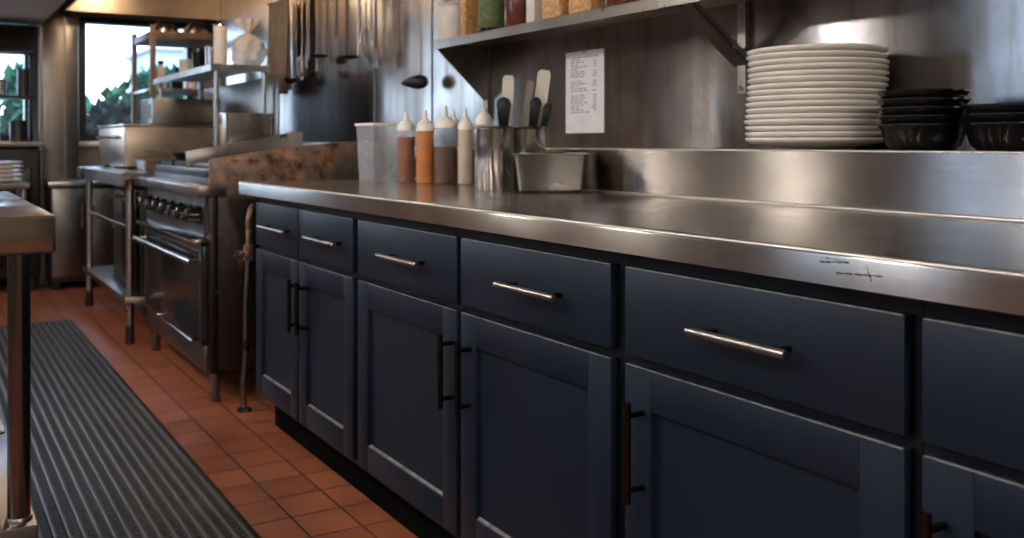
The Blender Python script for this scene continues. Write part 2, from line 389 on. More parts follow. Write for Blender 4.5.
# ceiling lamps of the aisle (out of the picture, they light it and show in the steel)
LP = [(-.75, 4.15), (-.8, 2.55), (-.55, .6), (-1.7, 1.4), (-1.5, 6.3), (.45, -.9)]
LL = ['round hanging lamp above the aisle opposite the range', 'round hanging lamp above the prep table', 'round hanging lamp above the aisle opposite the black bowls',
      'round hanging lamp close to the cream wall', 'round hanging lamp nearest the far wall', 'round hanging lamp nearest the entrance wall']
DROP = [.13, .13, .13, .13, .195, .13]
for (x, y), lb, dz in zip(LP, LL, DROP):
    t = thing('hanging_lamp', lb, 'lamp', (x, y, 2.7), group='hanging lamps over the aisle')
    part('canopy', MB().lathe([(0, 0), (.06, 0), (.058, -.018), (.02, -.03), (0, -.03)], seg=24), 'black_steel', t, False)
    part('cord', MB().tube([(0, 0, -.028), (0, 0, -.26 - dz)], .004, 8), 'black_steel', t, False)
    lo = (0, 0, -dz)
    part('shade', MB().lathe([(.012, -.25), (.03, -.26), (.06, -.29), (.13, -.35), (.127, -.352), (.056, -.295), (.028, -.266), (.0, -.26)], lo, 32), 'black_steel', t, False)
    part('globe', MB().lathe([(0, -.29), (.03, -.30), (.05, -.32), (.085, -.37), (.085, -.40), (.06, -.44), (0, -.46)], lo, 32), 'lamp', t, False)

# ================================================================== BASE CABINETS
DX = 1.058                    # door faces
def YD(u): return YatU(DX, u)
ZT, ZB, ZD, ZF = .8275, .675, .659, .14
def handle(mb_parent, pts_a, pts_b, mat, name='handle'):
    """Round bar from a to b with two square-shouldered posts back to the face at DX."""
    a, b = Vector(pts_a), Vector(pts_b); d = (b - a)
    o = part(name, MB().tube([a, a + d * .002, a + d * .998, b], [.0055, .0068, .0068, .0055], 14), mat, mb_parent)
    for f in (.13, .87):
        p = a + d * f
        part('post', MB().tube([p, (DX + .001, p.y, p.z)], .0055, 12), 'handle', o)
    return o
def door(par, y0, y1, hy, z0=ZF, z1=ZD):
    s = .07; x0, x1 = DX, DX + .02
    fr = MB()
    fr.box(x0, x1, y0, y0 + s, z0, z1, .0018).box(x0, x1, y1 - s, y1, z0, z1, .0018)
    fr.box(x0, x1, y0 + s, y1 - s, z0, z0 + s, .0012).box(x0, x1, y0 + s, y1 - s, z1 - s, z1, .0012)
    o = part('door', fr, 'navy', par)
    part('door_panel', MB().box(DX + .010, DX + .018, y0 + s - .004, y1 - s + .004, z0 + s - .004, z1 - s + .004), 'navy', o)
    part('edge_glint', MB().box(DX - .0003, DX + .004, y0 + .003, y1 - .003, z1 - .0015, z1 + .0003), 'edge_glint', o, label='pale strip painted as an edge highlight')
    part('panel_bevel', MB().prism([(DX - .0002, z0 + s - .002), (DX + .010, z0 + s + .0045), (DX + .010, z0 + s - .001), (DX + .001, z0 + s - .003)], 'y', y0 + s + .002, y1 - s - .002), 'edge_glint', o, label='pale strip painted as a highlight under the panel')  # pale ledge strip added for the light line below the panel
    xb = DX - .034
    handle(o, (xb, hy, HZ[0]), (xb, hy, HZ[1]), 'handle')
    return o
HZ = (.435, .605)
def drawer(par, y0, y1, ha, hb):
    o = part('drawer', MB().box(DX, DX + .02, y0, y1, ZB, ZT, .002), 'navy', par)
    part('edge_glint', MB().box(DX - .0003, DX + .004, y0 + .003, y1 - .003, ZT - .0015, ZT + .0003), 'edge_glint', o, label='pale strip painted as an edge highlight')
    zz = .751; xb = DX - .034
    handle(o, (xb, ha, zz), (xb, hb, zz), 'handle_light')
def YH(u): return YatU(DX - .034, u)
def cabinet(label, y0, y1, fronts):
    t = thing('base_cabinet', label, 'cabinet', (1.37, (y0 + y1) / 2, 0), group='navy base cabinets under the steel worktop')
    part('carcass', MB().box(DX + .0205, 1.68, y0, y1, .12, .853), 'navy_dark', t)
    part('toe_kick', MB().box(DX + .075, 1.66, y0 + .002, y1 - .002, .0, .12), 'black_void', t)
    for (a, b, h, d0, d1) in fronts:
        door(t, a, b, h); drawer(t, a, b, d0, d1)
yA0 = YD(354.7); yAB = YD(617.5); yCD = YD(912.5); yE = .12
cabinet('narrow navy cabinet at the range end, two short drawers over two slim doors', yA0, YD(255), [
    (YD(297.6), YD(256), YH(289), YH(283), YH(258)), (YD(352.4), YD(298.8), YH(296.5), YH(334), YH(304))])
cabinet('navy cabinet with paired door handles under two drawers, below the steel pots', yAB, yA0 - .001, [
    (YD(456.3), YD(357.5), YH(440), YH(416.5), YH(377)), (YD(610.6), YD(460.6), YH(457), YH(554), YH(495))])
cabinet('wide navy single door cabinet under one wide drawer with bronze bar', yCD, yAB - .001, [
    (YD(904.3), YD(625), YH(627), YH(786), YH(687))])
cabinet('navy cabinet cut off by the frame at the near worktop end', yE, yCD - .001, [
    (yE + .01, YD(921.7), YH(926), YD(1400), YD(1180))])

# worktop with rolled front, upstand and ledge
cx = DX - .026
wt = thing('worktop', 'long stainless steel worktop with deep front edge and raised back ledge', 'worktop', (1.35, 1.9, .855))
part('top', MB().box(cx + .005, 1.712, .02, 3.70, .886, .9), 'top_steel', wt)
part('front_edge', MB().prism([(cx, .8545), (cx, .8925), (cx + .0006, .8953), (cx + .0022, .8978), (cx + .0047, .8994), (cx + .0075, .9002), (cx + .014, .9002), (cx + .014, .8545)], 'y', .02, 3.70), 'upstand_steel', wt)
part('edge_bead', MB().tube([(cx + .0035, .0205, .8972), (cx + .0035, 3.6995, .8972)], .0036, 12), 'highlight_bead', wt, label='bright bead added as the front edge highlight')  # bead added so the front edge shows a bright highlight
part('ledge_bead', MB().tube([(1.7025, .0205, 1.0258), (1.7025, 3.6995, 1.0258)], .0030, 12), 'highlight_bead', wt, label='bright bead added as the ledge highlight')  # bead added to draw the bright line of the ledge
part('upstand', MB().prism([(1.70, .9), (1.70, 1.024), (1.7035, 1.028), (WX - .001, 1.028), (WX - .001, 1.008), (1.716, 1.008), (1.716, .9)], 'y', .02, 3.70), 'upstand_steel', wt)
part('joint', MB().tube([(1.6965, .021, .9032), (1.6965, 3.699, .9032)], .0042, 12), 'highlight_bead', wt, label='bright seam bead between worktop and upstand')
sc = MB(); rd = random.Random(3)
for (u0, u1, z0, z1) in ((836, 884, .872, .8755), (820, 850, .884, .888), (858, 880, .884, .880), (866, 872, .888, .866), (848, 852, .878, .868), (826, 846, .8905, .889)):
    ya, yb = YatU(cx, u0), YatU(cx, u1); n = 5
    for k in range(n):
        a, b = k / n, (k + .8) / n
        sc.box(cx - .0004, cx + .0002, ya + (yb - ya) * b, ya + (yb - ya) * a, z0 + (z1 - z0) * a + rd.uniform(-.0006, .0006), z0 + (z1 - z0) * b + .0011)
part('scratches', sc, 'black_void', wt, label='dark scratches in the front edge')

# ================================================================== WALL SHELF
SF, SZ = 1.78, 1.422
ys0, ys1 = 1.32, YatU(SF, 434)
sh = thing('wall_shelf', 'stainless steel wall shelf on brackets holding jars above the worktop', 'shelf', (1.9, 2.75, SZ))
part('shelf_board', MB().prism([(SF, SZ), (SF, SZ + .031), (SF + .004, SZ + .034), (WX - .001, SZ + .034), (WX - .001, SZ + .025), (SF + .006, SZ + .025), (SF + .006, SZ)], 'y', ys0, ys1), 'steel', sh)
yb = ys1 - .02
part('bracket', MB().prism([(SF + .008, SZ + .024), (SF + .008, SZ - .004), (WX - .014, 1.215), (WX - .002, 1.205), (WX - .002, SZ + .024)], 'y', yb - .003, yb + .003)
     .box(WX - .016, WX - .001, yb - .022, yb + .012, 1.14, SZ + .024), 'dull_steel', sh, label='triangular plate bracket')
yb = YatU(WX, 746)
def strut(a, b, w, h):
    a, b = Vector(a), Vector(b); d = (b - a); L = d.length
    q = d.to_track_quat('X', 'Z').to_matrix().to_4x4(); return Matrix.Translation(a) @ q, L
bm_ = MB(); mm, L = strut((SF + .012, yb, SZ - .004), (WX - .012, yb, 1.262), .03, .004)
bm_.box(0, L, -.032, .032, -.002, .002, mat=mm).box(0, L, -.032, -.029, -.002, .018, mat=mm).box(0, L, .029, .032, -.002, .018, mat=mm)
part('bracket', bm_.box(WX - .018, WX - .001, yb - .016, yb + .016, 1.185, SZ + .024), 'steel', sh, label='channel bracket with a slanted strut')
part('bolt', MB().tube([(WX - .018, yb, 1.20), (WX - .026, yb, 1.20)], .006, 10), 'bright_steel', sh)

# things on the shelf
SHZ = SZ + .034
def spot(u, X): return (X, YatU(X, u), SHZ)
def w_on(u0, u1, X): 
    return abs(YatU(X, u0) - YatU(X, u1))
x = 1.86
t = thing('tub', 'white wrapped tub at the far end of the wall shelf', 'tub', spot(454.5, x))
part('body', MB().lathe([(0, 0), (.058, 0), (.064, .01), (.068, .11), (.070, .128), (0, .128)], seg=28), 'white_cloth', t, False)
part('wrap', MB().lathe([(.0705, .10), (.073, .12), (.071, .135), (.055, .15), (.03, .156), (0, .158)], seg=28, wob=lambda a, z: .035 * math.sin(5 * a + 40 * z) + .02 * math.sin(11 * a)), 'white_cloth', t, False)
t = thing('carton', 'narrow orange carton between white tub and green jar', 'carton', spot(474, x + .01))
part('body', MB().box(-.05, .05, -.022, .022, 0, .16, .002), 'orange_card', t, False)
part('flap', MB().box(-.05, .05, -.022, .0, .16, .163, .0005), 'white_cloth', t, False)
def jar(label, u, X, r, h, body, lid, band=None, name='jar'):
    t = thing(name, label, 'jar', spot(u, X), group='jars on the wall shelf')
    part('body', MB().lathe([(0, 0), (r * .94, 0), (r, .008), (r, h * .80), (r * .92, h * .88), (r * .84, h * .9), (r * .84, h * .93), (0, h * .93)], seg=32), body, t, False)
    part('lid', MB().lathe([(0, h), (r * .86, h), (r * .9, h - .004), (r * .9, h * .9), (r * .85, h * .9)], seg=32), lid, t, False)
    if band: part('label_band', MB().lathe([(r + .0004, h * .10), (r + .0012, h * .11), (r + .0012, h * .74), (r + .0004, h * .75)], seg=32), band, t, False)
jar('glass jar with olive green label beside the narrow orange carton', 493, x, .056, .20, 'oven_glass', 'white_plastic', 'green_label')
jar('jar of reddish brown sauce beside the green labelled jar', 520, x, .058, .22, 'red_brown', 'black_plastic')
t = thing('carton', 'pale narrow carton next to the reddish brown jar', 'carton', spot(541, x + .005))
part('body', MB().box(-.045, .045, -.026, .026, 0, .20, .002), 'white_cloth', t, False)
part('flap', MB().box(-.045, .045, -.026, .0, .20, .203, .0005), 'white_cloth', t, False)
def tubsq(label, u, X, wy, h, mat):
    t = thing('storage_tub', label, 'container', spot(u, X), group='grain tubs on the wall shelf')
    part('body', MB().box(-.055, .055, -wy, wy, 0, h, .012, 3), mat, t, False)
    part('lid', MB().box(-.058, .058, -wy - .003, wy + .003, h, h + .016, .004), 'white_plastic', t, False)
tubsq('square tub of amber grain beside the pale carton', 563, x, .056, .17, 'amber')
tubsq('square tub of amber grain next to the dark red jar', 592, x, .060, .18, 'amber')
jar('dark red jar standing last in the shelf row, near the slanted bracket', 622, x, .055, .20, 'red_brown', 'black_plastic')

# ================================================================== ON THE LEDGE
LZ = 1.028
px, py = 1.850, YatU(1.850, 816)
pl = MB().lathe([(0, .0), (.088, .0), (.092, .0), (.094, .004), (.120, .0085), (.148, .0150), (.1585, .0190), (.1625, .0225), (.1632, .0250), (.1625, .0272), (.1600, .0282), (.150, .0262),
                 (.118, .0160), (.096, .0110), (.085, .0105), (0, .0105)], seg=72)
ordn = ['bottom', 'second', 'third', 'fourth', 'fifth', 'sixth', 'seventh', 'eighth', 'ninth', 'tenth', 'eleventh', 'twelfth', 'thirteenth', 'fourteenth', 'fifteenth', 'top']
src = None; rd = random.Random(11); pz = LZ
for k in range(16):
    lb = ('white dinner plate at the very bottom of the tall stack' if k == 0 else 'white dinner plate topmost on the tall stack' if k == 15 else
          'white dinner plate, %s from the bottom of the tall stack' % ordn[k])
    lx, ly = px + rd.uniform(-.003, .003), py + rd.uniform(-.004, .004) + (.004 if k < 7 else -.002)
    if src is None:
        src = solo('dinner_plate', pl, 'ceramic', lb, 'plate', (lx, ly, pz), 0, 'stacked white dinner plates'); o = src
    else:
        o = src.copy(); C.objects.link(o); o.location = (lx, ly, pz); o['label'] = lb
    tl = .007 if k else 0
    o.rotation_euler = (rd.uniform(-tl, tl), rd.uniform(-tl, tl), k)
    pz += .0140
def bowl_mb():
    return MB().lathe([(0, 0), (.062, 0), (.065, .003), (.074, .010), (.0785, .022), (.0845, .042), (.088, .046), (.0915, .052), (.0905, .0555), (.0875, .0555), (.0830, .042), (.0770, .022), (.0715, .0172), (0, .0170)], seg=48)
src = None
def bowls(u, X, n, where):
    global src
    y = YatU(X, u)
    for k in range(n):
        nm = {0: 'bottom', n - 1: 'top'}.get(k, ordn[k])
        lb = ('glossy black bowl, the %s one of the %s' % (nm, where)) if k in (0, n - 1) else 'glossy black bowl, %s from the bottom of the %s' % (nm, where)
        if src is None: src = solo('bowl', bowl_mb(), 'black_glaze', lb, 'bowl', (X, y, LZ), 0, 'stacked black bowls'); o = src
        else:
            o = src.copy(); C.objects.link(o); o['label'] = lb; o.location = (X, y, LZ + k * .0175)
        o.rotation_euler = (0, 0, k * .7)
bowls(923, 1.812, 5, 'taller bowl stack beside the plates')
bowls(1012, 1.835, 3, 'shorter bowl stack at the frame edge')

# ================================================================== ON THE WORKTOP
TZ = .9005
def bottle(label, u, zc, r, h, fill, sauce, tip):
    X, Y = P(u, zc)
    t = thing('squeeze_bottle', label, 'bottle', (X, Y, TZ), group='squeeze bottles on the worktop')
    part('bottle_body', MB().lathe([(0, .0), (r * .93, .0), (r, .006), (r, h * .90), (r * .95, h * .97), (r * .86, h)], seg=28), 'bottle_clear', t, False)
    part('sauce', MB().lathe([(0, .002), (r * .91, .002), (r * .975, .008), (r * .975, h * fill), (0, h * fill)], seg=28), sauce, t, False)
    part('cap', MB().lathe([(r * .90, h - .010), (r * 1.0, h - .009), (r * 1.0, h + .005), (r * .97, h + .009), (r * .78, h + .020), (r * .50, h + .028), (r * .36, h + .031), (0, h + .031)], seg=28), 'white_plastic', t, False)
    part('nozzle', MB().lathe([(r * .34, h + .029), (r * .27, h + .036), (r * .17, h + tip), (0, h + tip + .001)], seg=16), 'white_plastic', t, False)
bottle('squeeze bottle of brown sauce beside the clear container', 406, 3.62, .0325, .198, .84, 'brown_sauce', .060)
bottle('squeeze bottle full of orange sauce', 425.3, 3.53, .0325, .196, .97, 'orange_sauce', .066)
bottle('wider squeeze bottle half filled with dark brown sauce', 445.2, 3.49, .0395, .205, .64, 'dark_sauce', .072)
bottle('squeeze bottle of cream dressing beside the steel pot', 465.5, 3.43, .0265, .200, .95, 'cream_sauce', .066)
bottle('white capped squeeze bottle standing behind the steel pot', 484, 3.30, .029, .215, .9, 'cream_sauce', .050)
bottle('squeeze bottle mostly hidden behind the dark brown one', 453.5, 3.56, .024, .205, .6, 'cream_sauce', .060)

X, Y = P(380, 3.76)
t = thing('food_container', 'clear square food container at the far end of the worktop', 'container', (X, Y, TZ), R(6))
cb = MB(); a, b_ = .058, .066; H = .215
cb._add([(-a, -a, 0), (a, -a, 0), (a, a, 0), (-a, a, 0), (-b_, -b_, H), (b_, -b_, H), (b_, b_, H), (-b_, b_, H)], [(3, 2, 1, 0), (0, 1, 5, 4), (1, 2, 6, 5), (2, 3, 7, 6), (3, 0, 4, 7)], 0)
part('body', cb, 'clear_plastic', t, False)
part('rim', MB().box(-.071, .071, -.071, -.064, H - .006, H + .004, .002).box(-.071, .071, .064, .071, H - .006, H + .004, .002).box(-.071, -.064, -.064, .064, H - .006, H + .004, .002).box(.064, .071, -.064, .064, H - .006, H + .004, .002), 'white_plastic', t, False)
part('scale_marks', MB().box(-.0632, -.0618, -.02, .02, .05, .052).box(-.0645, -.063, -.02, .02, .1, .102).box(-.066, -.0645, -.02, .02, .15, .152), 'white_plastic', t, False)

def pot(label, u, zc, r, h):
    X, Y = P(u, zc)
    t = thing('steel_pot', label, 'pot', (X, Y, TZ), group='steel pots on the worktop')
    part('body', MB().lathe([(0, 0), (r * .93, 0), (r * .97, .004), (r * .97, h), (r * .94, h), (r * .94, .004), (0, .004)], seg=48), 'bright_steel', t, False)
    part('rim', MB().lathe([(r * .97, h - .005), (r, h - .004), (r * 1.03, h), (r, h + .003), (r * .95, h + .002), (r * .95, h - .003)], seg=48), 'bright_steel', t, False)
    return X, Y
p1 = pot('bright steel pot in front, next to the squeeze bottles', 493.5, 2.975, .0600, .191)
p2 = pot('steel pot holding utensils behind the small steel pan', 527.5, 3.035, .0560, .191)

def stick(name, label, cat, base, lean, L, tops):
    """A utensil standing in a pot: base point, lean (dx, dy) over its length, parts given along +Z."""
    t = thing(name, label, cat, base, group='utensils standing in the steel pots')
    zv = Vector((lean[0], lean[1], math.sqrt(max(.01, 1 - lean[0] ** 2 - lean[1] ** 2)))); xv = (Vector((CY, -SY, 0)) - zv * zv.dot(Vector((CY, -SY, 0)))).normalized()
    q = Matrix((xv, zv.cross(xv), zv)).transposed().to_quaternion()
    t.rotation_mode = 'QUATERNION'; t.rotation_quaternion = q
    for nm, mb, mat in tops: part(nm, mb, mat, t, False)
    return t
RV = Vector((CY, -SY, 0))          # direction to the right as seen across the worktop
def lean(a, b=0): return (RV.x * a + SY * b, RV.y * a + CY * b)
def off(p, a, b=0): return (p[0] + RV.x * a + SY * b, p[1] + RV.y * a + CY * b, TZ + .006)
def loop_handle(z0, z1, w):        # flat black handle with a rounded end and a hole
    pts = [(-w * .55, z0), (-w * .8, (z0 + z1) / 2), (-w, z1 - w), (-w * .7, z1 - w * .3), (0, z1), (w * .7, z1 - w * .3), (w, z1 - w), (w * .8, (z0 + z1) / 2), (w * .55, z0)]
    return MB().prism(pts, 'y', -.005, .005, .0025)
rodr = lambda z1: MB().tube([(0, 0, 0), (0, 0, z1)], .0035, 8)
stick('serving_spoon', 'broad black handled spoon at the right side of the front pot', 'spoon', off(p1, .026, -.008), lean(.02, .03), .24, [('shaft', rodr(.20), 'bright_steel'), ('handle', loop_handle(.165, .278, .0225), 'black_plastic')])
stick('ladle', 'thick black ladle handle in the middle of the utensil pot', 'ladle', off(p2, -.004, -.012), lean(.11, .02), .24, [('shaft', rodr(.20), 'bright_steel'), ('handle', loop_handle(.16, .282, .0190), 'black_plastic')])
stick('serving_spoon', 'black handled spoon leaning out over the small steel pan', 'spoon', off(p2, .012, -.008), lean(.20, .02), .24, [('shaft', rodr(.20), 'bright_steel'), ('handle', loop_handle(.165, .268, .0135), 'black_plastic')])
blade = lambda z0, z1, w: MB().prism([(-.006, z0), (-w, z0 + .03), (-w, z1 - .01), (-w * .6, z1), (w * .7, z1), (w, z1 - .012), (w, z0 + .03), (.006, z0)], 'y', -.0015, .0015)
stick('spatula', 'steel spatula with a cream blade behind the black spoon', 'spatula', off(p1, .030, .022), lean(.045, .03), .3, [('shaft', rodr(.16), 'bright_steel'), ('blade', blade(.15, .345, .0175), 'white_cloth')])
stick('knife', 'thin steel blade standing upright between the two spatulas', 'knife', off(p2, -.040, .012), lean(.15, .02), .3, [('shaft', rodr(.16), 'bright_steel'), ('blade', blade(.15, .335, .011), 'bright_steel')])
tg = [('arm', MB().prism([(-.006 + s * .012, .02), (-.009 + s * .008, .28), (.009 + s * .008, .28), (.006 + s * .012, .02)], 'y', -.003 + s * .006, .0 + s * .006), 'bright_steel') for s in (-1, 1)]
stick('tongs', 'steel tongs leaning to the right in the utensil pot', 'tongs', off(p2, -.034, -.006), lean(.19, .03), .3, tg)
stick('spatula', 'broad spatula with a wide cream blade at the wall side', 'spatula', off(p2, .006, .022), lean(.13, .02), .33, [('shaft', rodr(.17), 'bright_steel'), ('blade', blade(.165, .368, .0205), 'white_cloth')])

# small steel pan
zc = 2.86
X, Y = P(550, zc)
t = thing('steam_pan', 'small deep stainless steel pan standing against the ledge', 'pan', (X, Y, TZ), -YAW)
hw, hd, H = .091, .040, .112
def shell(w0, d0, w1, d1, z0, z1, th=.0022, bev=.016):
    m = MB()
    def ring(w, d, z, r=bev):
        out = []
        for cxx, cyy, a0 in ((w - r, d - r, 0), (-w + r, d - r, 90), (-w + r, -d + r, 180), (w - r, -d + r, 270)):
            for k in range(5):
                a = R(a0 + 22.5 * k); out.append(m.bm.verts.new((cxx + r * math.cos(a), cyy + r * math.sin(a), z)))
        return out
    rs = [ring(w0 - .008, d0 - .008, z0, bev * .6), ring(w0, d0, z0 + .008), ring(w1, d1, z1), ring(w1 - th, d1 - th, z1), ring(w0 - th, d0 - th, z0 + .010), ring(w0 - .01, d0 - .01, z0 + .003, bev * .6)]
    for A, B in zip(rs, rs[1:]):
        for k in range(20): m.bm.faces.new([A[k], A[(k + 1) % 20], B[(k + 1) % 20], B[k]])
    m.bm.faces.new(rs[0][::-1]); m.bm.faces.new(rs[-1])
    return m
part('body', shell(hw, hd, hw + .012, hd + .008, 0, H, bev=.009), 'pan_steel', t, False)
def rimring(w, d, wi, di, z, h, r=.016):
    m = MB()
    def ring(w, d, z, r):
        out = []
        for cxx, cyy, a0 in ((w - r, d - r, 0), (-w + r, d - r, 90), (-w + r, -d + r, 180), (w - r, -d + r, 270)):
            for k in range(5):
                a = R(a0 + 22.5 * k); out.append(m.bm.verts.new((cxx + r * math.cos(a), cyy + r * math.sin(a), z)))
        return out
    rs = [ring(wi, di, z, r * .9), ring(w, d, z - h * .3, r), ring(w, d, z + h * .5, r), ring(wi, di, z + h, r * .9)]
    rs.append(rs[0])
    for A, B in zip(rs, rs[1:]):
        for k in range(20): m.bm.faces.new([A[k], A[(k + 1) % 20], B[(k + 1) % 20], B[k]])
    return m
part('rim', rimring(hw + .020, hd + .016, hw + .009, hd + .005, H, .004, .012), 'bright_steel', t, False)

# paper on the wall
yc = YatU(WX, 585); wy = abs(YatU(WX, 566) - YatU(WX, 604)) / 2
def zat(u, v, X): return EYE + (143.7 - v) / (u + 82) * X / CY
z0, z1 = zat(585, 133, WX), zat(585, 51, WX)
t = thing('paper_list', 'printed paper list taped to the steel wall below the shelf', 'paper', (WX - .002, yc, z0))
part('sheet', MB().box(-.0012, .0004, -wy, wy, 0, z1 - z0), 'paper', t, False)
ln = MB(); rd = random.Random(5); hh = z1 - z0; nr = 24
for k in range(nr):
    zz = hh * (.92 - .70 * k / nr); yy = wy * (.72 if k else .6)
    if k in (9, 15): continue
    for wd in range(rd.choice((2, 3, 3, 4)) if k else 5):
        L = rd.uniform(.12, .26) * wy; ln.box(-.0016, -.0012, yy - L, yy, zz, zz + hh * .010); yy -= L + .05 * wy
    if k > 1 and rd.random() < .75: ln.box(-.0016, -.0012, -.62 * wy, -.62 * wy + rd.uniform(.1, .22) * wy, zz, zz + hh * .010)
part('printed_lines', ln, 'ink', t, False)
part('tape', MB().box(-.0018, -.0012, -.012, .012, hh - .008, hh + .008), 'clear_plastic', t, False)

# ================================================================== RANGE AND COOKING LINE
RX, Y0, Y1 = 1.0, 3.99, 5.24
rg = thing('range', 'grimy stainless steel range with seven black knobs and rusty side panel', 'range', (1.35, 4.6, 0))
part('body', MB().box(RX + .03, 1.70, Y0, Y1, .13, .90, .004), 'grimy_steel', rg)
part('corner_post', MB().box(RX, RX + .03, Y0, Y0 + .045, .12, .83, .003), 'grimy_steel', rg)
part('corner_post', MB().box(RX, RX + .03, Y1 - .045, Y1, .12, .83, .003), 'dull_steel', rg)
part('front_rail', MB().prism([(.947, .832), (.947, .870), (.952, .876), (RX + .06, .880), (RX + .06, .832)], 'y', Y0 - .01, Y1, .002), 'steel', rg)
part('control_panel', MB().prism([(.985, .665), (.992, .832), (RX + .03, .832), (RX + .03, .665)], 'y', Y0 + .045, Y1 - .045), 'dull_steel', rg)
part('drip_ledge', MB().prism([(.938, .640), (.938, .654), (RX + .02, .672), (RX + .02, .640)], 'y', Y0 + .02, Y1 - .02, .002), 'bright_steel', rg)
for k in range(7):
    yk = Y0 + .115 + k * .165
    kb = MB(); kb.tube([(.988, yk, .750), (.976, yk, .750)], .038, 20).tube([(.976, yk, .750), (.966, yk, .750), (.934, yk, .750), (.930, yk, .750)], [.033, .031, .027, .022], 20)
    kn = part('knob', kb, 'black_glaze', rg)
    part('pointer', MB().box(.9275, .94, yk - .004, yk + .004, .742, .776, .001), 'bright_steel', kn)
dr = part('oven_door', MB().box(.978, RX + .03, Y0 + .05, Y1 - .06, .235, .632, .006), 'oven_glass', rg)
part('door_frame', MB().box(.974, .979, Y0 + .05, Y0 + .075, .235, .632).box(.974, .979, Y1 - .085, Y1 - .06, .235, .632).box(.974, .979, Y0 + .075, Y1 - .085, .605, .632), 'dull_steel', dr)
part('door_handle', MB().tube([(.978, Y0 + .07, .574), (.93, Y0 + .045, .570)], .009, 10).tube([(.978, Y1 - .09, .574), (.93, Y1 - .06, .570)], .009, 10).tube([(.928, Y0 + .02, .570), (.928, Y1 - .05, .570)], .0125, 14), 'bright_steel', dr)
part('kick_panel', MB().box(.985, RX + .03, Y0 + .05, Y1 - .06, .125, .228, .003), 'dull_steel', rg)
part('kick_handle', MB().tube([(.985, Y0 + .16, .236), (.955, Y0 + .12, .240), (.955, Y1 - .4, .240), (.985, Y1 - .44, .236)], .007, 10), 'bright_steel', rg)
for (lx, ly) in ((1.03, Y0 + .04), (1.03, Y1 - .05), (1.62, Y0 + .04), (1.62, Y1 - .05)):
    part('leg', MB().box(lx - .018, lx + .018, ly - .018, ly + .018, .0, .13, .003), 'dull_steel', rg)
# griddle top with splash guards
part('cooktop', MB().box(RX + .04, 1.69, Y0 + .012, Y1, .90, .935, .004), 'black_steel', rg)
part('griddle_plate', MB().box(1.07, 1.62, Y0 + .03, 4.62, .935, .955, .003), 'black_steel', rg)
part('side_guard', MB().prism([(.995, .835), (.995, .972), (1.003, .981), (1.33, 1.030), (1.68, 1.058), (1.70, 1.055), (1.70, .835)], 'y', Y0 - .006, Y0 + .012, .002)
     .box(1.08, 1.52, Y0 - .010, Y0 - .006, .968, .978), 'rust_steel', rg, label='rust-stained steel side guard')
part('side_guard', MB().prism([(1.05, .935), (1.05, 1.005), (1.56, 1.10), (1.60, 1.10), (1.60, .935)], 'y', 4.62, 4.635, .002), 'steel', rg, label='clean steel side guard')
part('back_guard', MB().box(1.70, 1.72, Y0, Y1, .80, 1.05, .003), 'steel', rg)
for k in range(2):
    g = MB(); ya = 4.68 + k * .28
    for j in range(5): g.box(1.06, 1.60, ya + j * .058, ya + j * .058 + .014, .94, .962)
    g.box(1.06, 1.08, ya, ya + .25, .935, .958).box(1.58, 1.60, ya, ya + .25, .935, .958)
    part('burner_grate', g, 'black_steel', rg)

def hotel_pan(label, x, y, z, hw, hd, H, rz=0, mat='bright_steel', name='steam_pan'):
    t = thing(name, label, 'pan', (x, y, z), rz)
    part('body', shell(hw, hd, hw + .012, hd + .012, 0, H), mat, t, False)
    part('rim', rimring(hw + .022, hd + .022, hw + .009, hd + .009, H, .005), mat, t, False)
hotel_pan('deep square steel pan standing on the range burners', 1.40, 4.90, .963, .105, .105, .225, R(-4))
t = thing('skillet', 'shallow dark skillet on the front burner of the range', 'skillet', (1.20, 5.08, .963))
part('body', MB().lathe([(0, 0), (.09, 0), (.115, .03), (.12, .035), (.113, .034), (.088, .005), (0, .005)], seg=32), 'black_steel', t, False)
part('handle', MB().tube([(-.115, 0, .03), (-.16, .01, .045), (-.24, .03, .05)], [.009, .008, .011], 10), 'steel', t, False)

# gas pipe in the gap
t = thing('gas_pipe', 'rusty gas pipe rising from the floor between range and cabinets', 'pipe', (1.085, 3.83, 0))
part('riser', MB().tube([(1.09, 3.83, 0), (1.085, 3.83, .10), (1.098, 3.835, .22), (1.10, 3.84, .42), (1.11, 3.84, .60)], .0115, 12), 'dull_steel', t)
part('valve', MB().tube([(1.11, 3.84, .585), (1.11, 3.84, .645)], .021, 12).tube([(1.11, 3.84, .615), (1.075, 3.835, .615)], .010, 10), 'rust_steel', t)
part('valve_lever', MB().box(1.068, 1.078, 3.80, 3.885, .610, .622, .002), 'steel', t)
part('branch', MB().tube([(1.11, 3.84, .645), (1.11, 3.845, .74), (1.125, 3.87, .78), (1.16, 3.96, .79)], .011, 12), 'rust_steel', t)
part('collar', MB().tube([(1.098, 3.835, .235), (1.10, 3.836, .275)], .0155, 12), 'grimy_steel', t)
part('floor_flange', MB().lathe([(0, 0), (.028, 0), (.026, .012), (.011, .016)], (1.09, 3.83, 0), 16), 'grimy_steel', t)

